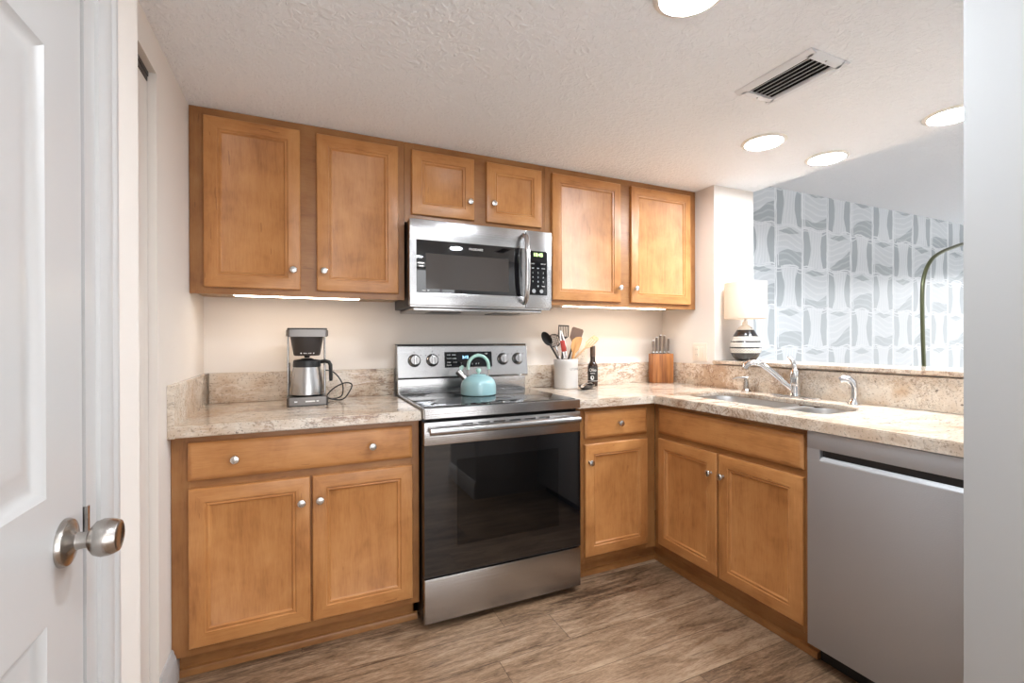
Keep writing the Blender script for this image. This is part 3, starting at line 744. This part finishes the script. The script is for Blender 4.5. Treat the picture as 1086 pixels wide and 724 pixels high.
# ------------------------------------------------------------------ coffee maker
c = thing('coffee_maker', 'steel drip coffee maker with open frame on the left counter', 'coffee maker', (.4385, -.215, ZT), .03)
cb = MB().prism(rrect(-.086, .086, -.085, .085, .012), .004, .040, bev=.004).build('base', STEEL_DK, c)
MB().prism(rrect(-.084, .084, -.083, .083, .012), .0003, .0042).build('foot', BLACK, c)
MB().lathe([(0, .040), (.062, .040), (.064, .042), (.060, .044), (0, .044)], (0, -.005, 0), 36).build('hot_plate', BLACK, cb)
for a, l in ((-.055, .012), (-.01, .04), (.035, .01)): MB().box(a, a + l, -.0856, -.0848, .018, .024).build('button_mark', PRINT_W, cb)
tp = MB().prism(rrect(-.0865, .0865, -.085, .085, .014), .311, .343, bev=.003).build('water_tank', STEEL_DK, c)
MB().prism(rrect(-.083, .083, -.082, .082, .014), .343, .3495, bev=.002).build('lid', DARKGREY, tp)
for s_ in (-1, 1): MB().tube([(s_ * .079, .035, .04), (s_ * .079, .035, .312)], .0045, 12).build('support_rod', STEEL_Z, c)
MB().box(-.079, -.070, .045, .068, .04, .19, .002).build('rear_pillar', DARKGREY, c)
MB().lathe([(0, .224), (.052, .224), (.056, .228), (.070, .305), (.071, .3108), (0, .3108)], (0, -.005, 0), 40).build('filter_basket', DARKGREY, c)
MB().lathe([(0, .214), (.010, .214), (.014, .2245), (0, .2245)], (0, -.005, 0), 20).build('drip_valve', BLACK, c)
for a in (-.026, .026): MB().lathe([(0, 0), (.003, 0), (.003, .002), (0, .002)], (a, -.0605 + .2 * abs(a), .236), 10, 'y').build('basket_mark', PRINT_W, c)
for i in range(5): MB().box(-.016 + i * .007, -.012 + i * .007, -.0622, -.0588, .234, .238).build('basket_mark', PRINT_W, c)
MB().tube(smooth([(.085, .05, .02), (.13, .045, .006), (.165, .03, .012), (.19, .01, .05), (.2, .02, .08), (.17, .045, .086), (.12, .06, .06), (.09, .075, .02), (.12, .09, .006), (.16, .085, .02), (.165, .07, .065), (.15, .06, .105), (.12, .07, .14), (.086, .075, .15)]), .0032, 8).build('power_cord', BLACK, c)
v = thing('coffee_carafe', 'steel thermal carafe with black handle under the coffee maker basket', 'carafe', (.4385, -.220, ZT + .0442), .03)
MB().lathe([(0, 0), (.070, 0), (.0745, .004), (.0745, .016), (.070, .06), (.062, .105), (.0585, .128), (0, .128)], n=44).build('body', STEEL_Z, v)
MB().lathe([(0, .128), (.0595, .128), (.060, .133), (.0585, .157), (.055, .160), (.03, .163), (.02, .168), (0, .168)], n=44).build('lid', BLACK, v)
MB().tube([(.052, -.006, .150), (.078, -.01, .153), (.094, -.012, .148), (.1005, -.013, .135), (.102, -.013, .1), (.1025, -.013, .068), (.1025, -.013, .06)], [.011, .0115, .0115, .0115, .0105, .0105, .009], 14, flat=(1.15, .8)).build('handle', BLACK, v)

# ------------------------------------------------------------------ crock and utensils
cx, cy, ch = 1.886, -.125, .178
q = thing('utensil_crock', 'white stoneware crock holding cooking utensils, right of the range', 'crock', (cx, cy, ZT))
MB().lathe([(0, .0005), (.070, .0005), (.0725, .004), (.0725, .146), (.0735, .148), (.0735, ch - .003), (.072, ch), (.069, ch), (.0675, ch - .004), (.0665, .01), (0, .01)], n=48).build('body', STONE, q)
def curved_text(body, size, R, z, ang0, mat, parent, name='lettering'):
    o = text(name, body, size, (0, 0, 0), Matrix.Identity(3), mat, parent, .0003)
    for vtx in o.data.vertices:
        a = ang0 + vtx.co.x / R; vtx.co = Vector((math.sin(a) * (R + vtx.co.z), -math.cos(a) * (R + vtx.co.z), z + vtx.co.y))
    return o
curved_text('UTENSILS', .02, .0728, .118, .38, M('grey_stamp', lin(120, 118, 118), .6).m, q)
CAMX, CAMY = .417, -2.566
def utensil(name, label, base, top, parts):
    """local frame: origin at the foot inside the crock, z along the handle, y facing away from the viewer"""
    t = thing(name, label, 'utensil', base, 0, 'cooking utensils in the crock')
    d_ = Vector(top) - Vector(base); L = d_.length; zz = d_.normalized()
    view = Vector((base[0] - CAMX, base[1] - CAMY, 0)).normalized()
    xx = view.cross(Vector((0, 0, 1))).normalized(); xx = (xx - zz * xx.dot(zz)).normalized(); yy = zz.cross(xx)
    t.rotation_euler = Matrix((xx, yy, zz)).transposed().to_euler()
    for nm, mb, m in parts(L): mb.build(nm, m, t)
    return t
def blade(outline, th, y0=0.): return MB().prism(outline, y0 - th / 2, y0 + th / 2, 'xz', bev=min(th * .3, .0012), seg=1)
def oval(cz, a, b_, n=28): return [(a * math.sin(2 * PI * i / n), cz + b_ * math.cos(2 * PI * i / n)) for i in range(n)]
SILI = M('black_nylon', lin(44, 40, 38), .4).m; BROWN = M('brown_silicone', lin(92, 66, 50), .45).m
RED = M('red_plastic', lin(178, 62, 52), .35).m
zf = ZT + .0135
def spoon(L):
    h = MB().tube([(0, 0, .0), (0, 0, L - .085)], [.006, .006], 10)
    t = bmesh.new(); R = []
    for rr, dep in ((1, 0), (.8, .006), (.45, .011), (.0, .013)):
        R.append([t.verts.new((.027 * rr * math.sin(2 * PI * i / 24), dep, L - .048 + .048 * rr * math.cos(2 * PI * i / 24))) for i in range(24)] if rr else [t.verts.new((0, dep, L - .048))])
    for A, B in zip(R, R[1:]):
        for i in range(24):
            j = (i + 1) % 24
            t.faces.new((A[i], A[j], B[j], B[i]) if len(B) > 1 else (A[i], A[j], B[0]))
    bmesh.ops.solidify(t, geom=t.faces[:], thickness=.002)
    return [('handle', h, SILI), ('spoon_bowl', MB()._take(t), SILI)]
def skimmer(L):
    h = MB().tube([(0, 0, 0), (0, .002, L - .075)], .0045, 10)
    b = MB(); c0 = L - .04; ring = [(.038 * math.sin(2 * PI * i / 32), .003, c0 + .04 * math.cos(2 * PI * i / 32)) for i in range(32)]
    b.tube(ring, .0028, 8, closed=True)
    for i in range(-3, 4):
        e = .0105 * i; hh = math.sqrt(max(0, .038 ** 2 - e * e))
        b.tube([(e, .003, c0 - hh), (e, .003 + .006, c0), (e, .003, c0 + hh)], .0016, 6); b.tube([(-hh, .003, c0 + e), (0, .009, c0 + e), (hh, .003, c0 + e)], .0016, 6)
    return [('handle', h, CHROME), ('mesh_head', b, SILI)]
def tongs(L):
    a = [MB().tube([(s_ * .004, 0, 0), (s_ * .007, 0, L * .45), (s_ * .011, 0, L * .8), (s_ * .003, 0, L)], [.005, .006, .0065, .003], 8, flat=(1, .5)) for s_ in (-1, 1)]
    g = MB().box(-.0145, .0145, -.006, .006, L * .62, L * .82, .004)
    return [('arm', a[0], CHROME), ('arm', a[1], CHROME), ('grip', g, RED)]
def slotted(L):
    h = MB().tube([(0, .002, 0), (0, .001, L - .09)], .0055, 10); b = MB(); w_, z0, z1 = .033, L - .092, L
    b.box(-w_, -w_ + .007, -.0015, .0015, z0 + .02, z1).box(w_ - .007, w_, -.0015, .0015, z0 + .02, z1).box(-w_, w_, -.0015, .0015, z1 - .008, z1)
    b.prism([(-w_, z0 + .022), (-.006, z0), (.006, z0), (w_, z0 + .022)], -.0015, .0015, 'xz')
    for i in range(5): b.box(-w_ + .0115 + i * .0095, -w_ + .0155 + i * .0095, -.001, .001, z0 + .02, z1 - .006)
    return [('handle', h, SILI), ('slotted_blade', b, SILI)]
def turner(L):
    h = MB().tube([(0, 0, 0), (0, 0, L - .085)], .006, 10)
    return [('handle', h, SILI), ('blade', blade([(-.008, L - .1), (.008, L - .1), (.036, L - .07), (.037, L - .01), (.03, L), (-.03, L), (-.037, L - .01), (-.034, L - .07)], .003), BROWN)]
def wooden(L):
    h = MB().tube([(0, 0, 0), (0, 0, L * .55), (0, 0, L - .09)], [.007, .0075, .008], 12, flat=(1.2, .7))
    return [('handle', h, BEECH), ('paddle', blade([(-.009, L - .105), (.009, L - .105), (.024, L - .08), (.032, L - .04), (.033, L - .006), (.022, L), (-.006, L - .008), (-.024, L - .03), (-.026, L - .07)], .006), BEECH)]
def fork(L):
    h = MB().tube([(0, 0, 0), (0, 0, L - .1)], .0065, 10); b = MB()
    b.prism([(-.009, L - .105), (.009, L - .105), (.024, L - .075), (-.024, L - .075)], -.003, .003, 'xz')
    for i in range(4): b.box(-.024 + i * .0133, -.024 + i * .0133 + .0085, -.003, .003, L - .076, L - .022, .001)
    b.prism([(-.024, L - .026), (.024, L - .026), (.022, L - .006), (.012, L), (-.018, L - .004)], -.003, .003, 'xz')
    return [('handle', h, PALEWOOD), ('slotted_head', b, PALEWOOD)]
utensil('cooking_spoon', 'black cooking spoon leaning left out of the white crock', (cx + .05, cy + .002, zf + .004), (cx - .158, cy + .002, 1.253), spoon)
utensil('skimmer', 'round mesh skimmer with a checkered head in the white crock', (cx + .03, cy + .032, zf + .004), (cx - .078, cy + .03, 1.238), skimmer)
utensil('tongs', 'steel tongs with red grips standing in the white crock', (cx + .01, cy - .033, zf + .004), (cx - .058, cy - .035, 1.262), tongs)
utensil('slotted_spatula', 'black framed slotted spatula standing tallest in the crock', (cx - .008, cy + .048, zf + .004), (cx + .012, cy + .045, 1.297), slotted)
utensil('spatula', 'dark brown solid spatula leaning right in the white crock', (cx - .03, cy + .018, zf + .004), (cx + .098, cy + .014, 1.278), turner)
utensil('wooden_spatula', 'light wooden spatula in front of the brown one in the crock', (cx - .018, cy - .048, zf + .004), (cx + .045, cy - .056, 1.228), wooden)
utensil('slotted_spoon', 'pale wooden slotted spoon leaning far right out of the crock', (cx - .05, cy - .018, 1.006), (cx + .212, cy - .018, 1.225), fork)

# ------------------------------------------------------------------ bottle, spoon rest, knife block
b = thing('oil_bottle', 'slim dark glass bottle with a black and white label', 'bottle', (2.098, -.10, ZT))
DKGL = M('dark_brown_glass', lin(44, 28, 18), .08).m
MB().lathe([(0, .0005), (.029, .0005), (.031, .004), (.031, .128), (.029, .138), (.02, .150), (.0165, .160), (.0155, .188), (0, .188)], n=36).build('glass', DKGL, b)
MB().lathe([(0, .186), (.0165, .186), (.0165, .254), (.0155, .256), (0, .256)], n=28).build('capsule', M('brown_capsule', lin(78, 58, 44), .4).m, b)
lb = MB().lathe([(.0313, .03), (.0316, .03), (.0316, .126), (.0313, .126)], n=36).build('label', M('black_label', lin(30, 27, 26), .5).m, b)
a0 = math.atan2(2.098 - CAMX, -.10 - CAMY) * -1
curved_text('Olio', .027, .0318, .103, a0, PRINT_W, lb)
curved_text('extra', .014, .0318, .084, a0, PRINT_W, lb)
def emblem():
    t = bmesh.new(); vs_ = [t.verts.new((.011 * math.cos(2 * PI * i / 20), .014 * math.sin(2 * PI * i / 20), .0004)) for i in range(20)]; t.faces.new(vs_)
    for vtx in t.verts:
        a = a0 - .1 + vtx.co.x / .0318; vtx.co = Vector((math.sin(a) * .0321, -math.cos(a) * .0321, .055 + vtx.co.y))
    return MB()._take(t)
emblem().build('label_emblem', PRINT_W, lb)
MB().lathe([(.0316, .034), (.0319, .034), (.0319, .036), (.0316, .036)], n=36).build('label_rule', PRINT_W, lb)

s = thing('spoon_rest', 'dark spoon-shaped rest on the counter by the range', 'spoon rest', (1.957, -.243, ZT), .35)
t = bmesh.new(); R = []
for rr, dep in ((1, .026), (.97, .027), (.8, .012), (.5, .004), (0.25, .003)):
    R.append([t.verts.new((.062 * rr * math.cos(2 * PI * i / 28), .042 * rr * math.sin(2 * PI * i / 28), dep)) for i in range(28)])
for rr, dep in ((.25, .0005), (.55, .0005), (.84, .009)):
    R.append([t.verts.new((.062 * rr * math.cos(2 * PI * i / 28), .042 * rr * math.sin(2 * PI * i / 28), dep)) for i in range(28)])
t.faces.new(R[4])
for A, B in list(zip(R[:4], R[1:5])) + [(R[5], R[6]), (R[6], R[7]), (R[7], R[0])]:
    for i in range(28): t.faces.new((A[i], A[(i + 1) % 28], B[(i + 1) % 28], B[i]))
t.faces.new(R[5]); bmesh.ops.recalc_face_normals(t, faces=t.faces[:])
MB()._take(t).build('dish', M('dark_grey_glaze', lin(62, 58, 56), .2).m, s)
sv = thing('steel_scoop', 'shiny steel scoop lying on the dark spoon rest', 'scoop', (1.957, -.243, ZT + .0305), .35)
MB().tube([(.03, .0, .004), (-.02, -.016, .0065), (-.07, -.032, .004), (-.10, -.042, -.006)], [.006, .0075, .009, .008], 12, flat=(1.3, .6)).build('handle', CHROME, sv)
MB().lathe([(0, -.013), (.012, -.012), (.019, -.004), (.021, .004), (.019, .0045), (.012, -.009), (0, -.0105)], (.02, -.003, .002), 24).build('scoop_bowl', CHROME, sv)

kb = thing('knife_block', 'upright striped acacia knife block in the counter corner', 'knife block', (2.655, -.10, ZT), -.30)
MB().box(-.0725, .0725, -.038, .038, .0008, .198, .003).build('block', ACACIA, kb)
MB().box(-.060, .060, -.030, .030, .198, .2005).build('slot_plate', BLACK, kb)
text('maker_mark', '- - -', .012, (0, -.0384, .035), FRONT, M('burnt_mark', lin(90, 50, 26), .6).m, kb)
GREYH = M('grey_knife_handle', lin(112, 100, 92), .35).m
ka = Matrix.Rotation(-.30, 4, 'Z')
NM = ('first from the left in the wooden block', 'second from the left in the wooden block', 'in the middle of the wooden block', 'fourth from the left in the wooden block', 'at the right end of the wooden block')
for i, (lx, ly, hh) in enumerate(((-.055, .0, .088), (-.028, .006, .110), (.0, .012, .125), (.027, .006, .122), (.055, .0, .102))):
    p = ka @ Vector((lx, ly, 0))
    t = thing('kitchen_knife', 'grey-handled knife ' + NM[i], 'knife', (2.655 + p.x, -.10 + p.y, ZT + .2008), -.30, 'knives in the wooden block')
    MB().box(-.0075, .0075, -.005, .005, .0002, .014, .002).build('bolster', CHROME, t)
    MB().tube([(0, 0, .012), (0, 0, hh * .35), (0, 0, hh * .75), (0, 0, hh - .004)], [.0095, .0085, .0105, .0095], 14, flat=(.75, 1.0)).build('handle', GREYH, t)
    MB().box(-.0068, .0068, -.0088, .0088, hh - .005, hh + .001, .001).build('end_cap', CHROME, t)

# ------------------------------------------------------------------ wall plates
PLATE = M('ivory_plate', lin(222, 210, 196), .4).m
def plate(name, label, cat, loc, rz, gangs):
    t = thing(name, label, cat, loc, rz); w_ = .07 + .046 * (len(gangs) - 1)
    MB().box(-w_ / 2, w_ / 2, -.006, -.0005, -.057, .057, .002).build('cover_plate', PLATE, t)
    for i, g in enumerate(gangs):
        x0 = (i - (len(gangs) - 1) / 2) * .046
        e = MB().box(x0 - .0165, x0 + .0165, -.0085, -.005, -.0335, .0335, .0015).build('rocker_switch' if g == 's' else 'receptacle', PLATE, t)
        if g == 'o':
            for zz in (-.017, .017):
                for xx in (-.006, .006): MB().box(x0 + xx - .001, x0 + xx + .001, -.0088, -.008, zz - .004, zz + .004).build('socket_slot', DARKGREY, e)
plate('light_switch', 'white double switch and outlet plate on the column wall', 'switch', (2.759, -.345, 1.125), -PI / 2, 'os')
plate('wall_outlet', 'white outlet on the back wall behind the bottle and crock', 'outlet', (2.085, 0, 1.115), 0, 'o')

# ------------------------------------------------------------------ table lamp on the ledge
l = thing('table_lamp', 'lit table lamp with patterned black and white base and white drum shade', 'lamp', (2.872, -.588, 1.0767))
def lampmat():
    k = M('black_white_pattern_glaze', rough=.2, coat=.3); v_ = k.coord('Object'); x, y, z = k.vec(v_)
    at2 = x._m('ARCTAN2', y)
    zz = z - .04 + (at2 * 18.0).sin().abs() * .0035
    band = (zz / .036).fract()
    inside = z.gt(.042) * z.lt(.156)
    white = band.gt(.30)
    dots = ((at2 * 30.0).sin() * (z * 520.0).sin()).gt(-.05) * band.gt(.4) * band.lt(.92)
    k.set('Base Color', k.mix((white * inside).mx(z.gt(.186)) - dots * .62 * inside, lin(42, 40, 42), lin(226, 220, 210)))
    return k.m
MB().lathe([(0, .0005), (.05, .0005), (.056, .004), (.072, .025), (.0865, .06), (.088, .085), (.082, .115), (.068, .15), (.05, .182), (.034, .204), (.022, .214), (0, .216)], n=48).build('base', lampmat(), l)
MB().lathe([(0, 0), (.007, 0), (.007, .004), (0, .006)], (0, -.040, .196), 16, 'y').build('rivet', NICKEL_D, l)
MB().lathe([(0, .212), (.018, .212), (.018, .235), (.008, .238), (.008, .29), (0, .29)], n=24).build('neck', WHITE_PL, l)
km = M('white_linen_shade', lin(222, 212, 202), .8)
tl = km.N.new('ShaderNodeBsdfTranslucent'); tl.inputs[0].default_value = lin(222, 206, 190); mxs = km.N.new('ShaderNodeMixShader'); mxs.inputs[0].default_value = .5
km.L.new(km.b.outputs[0], mxs.inputs[1]); km.L.new(tl.outputs[0], mxs.inputs[2]); km.L.new(mxs.outputs[0], km.N['Material Output'].inputs[0])
MB().lathe([(.1165, .254), (.1175, .254), (.1175, .472), (.1165, .472)], n=56).build('lamp_shade', km.m, l)
for i in range(3): a = 2 * PI * i / 3; MB().tube([(0, 0, .286), (.1165 * math.cos(a), .1165 * math.sin(a), .27)], .0015, 6).build('shade_spoke', NICKEL, l)
MB().lathe([(0, .29), (.012, .292), (.014, .31), (.027, .335), (.03, .352), (.024, .372), (.01, .382), (0, .384)], n=24).build('light_bulb', GLOW('lit_bulb', (1, .86, .68, 1), LAMP_W), l)

# ------------------------------------------------------------------ arc lamp in the living room
a_ = thing('arc_floor_lamp', 'thin dark arc of a floor lamp standing in front of the patterned wall', 'lamp', (3.943, -1.0, 0))
OL = M('olive_bronze', lin(84, 86, 62), .35, .7).m
MB().lathe([(0, .0005), (.15, .0005), (.15, .02), (.146, .024), (0, .026)], n=40).build('base', OL, a_)
MB().tube([(0, 0, .024), (0, 0, 1.03)], .008, 12).build('lower_pole', M('pale_steel', lin(205, 205, 205), .3, .6).m, a_)
pts = [(0, 0, 1.03), (-.012, 0, 1.2), (-.019, 0, 1.38), (-.019, 0, 1.50), (-.008, 0, 1.57), (.02, 0, 1.63), (.06, 0, 1.68), (.12, 0, 1.724), (.22, 0, 1.765), (.34, 0, 1.80), (.48, 0, 1.835), (.64, 0, 1.85), (.82, 0, 1.83), (.95, 0, 1.77)]
MB().tube(smooth(pts, 4), .011, 12).build('arc', OL, a_)
MB().lathe([(.02, .1), (.06, .09), (.12, .04), (.14, 0), (.138, 0), (.118, .039), (.058, .088), (0, .098)], (.96, 0, 1.68), 32).build('lamp_shade', OL, a_)
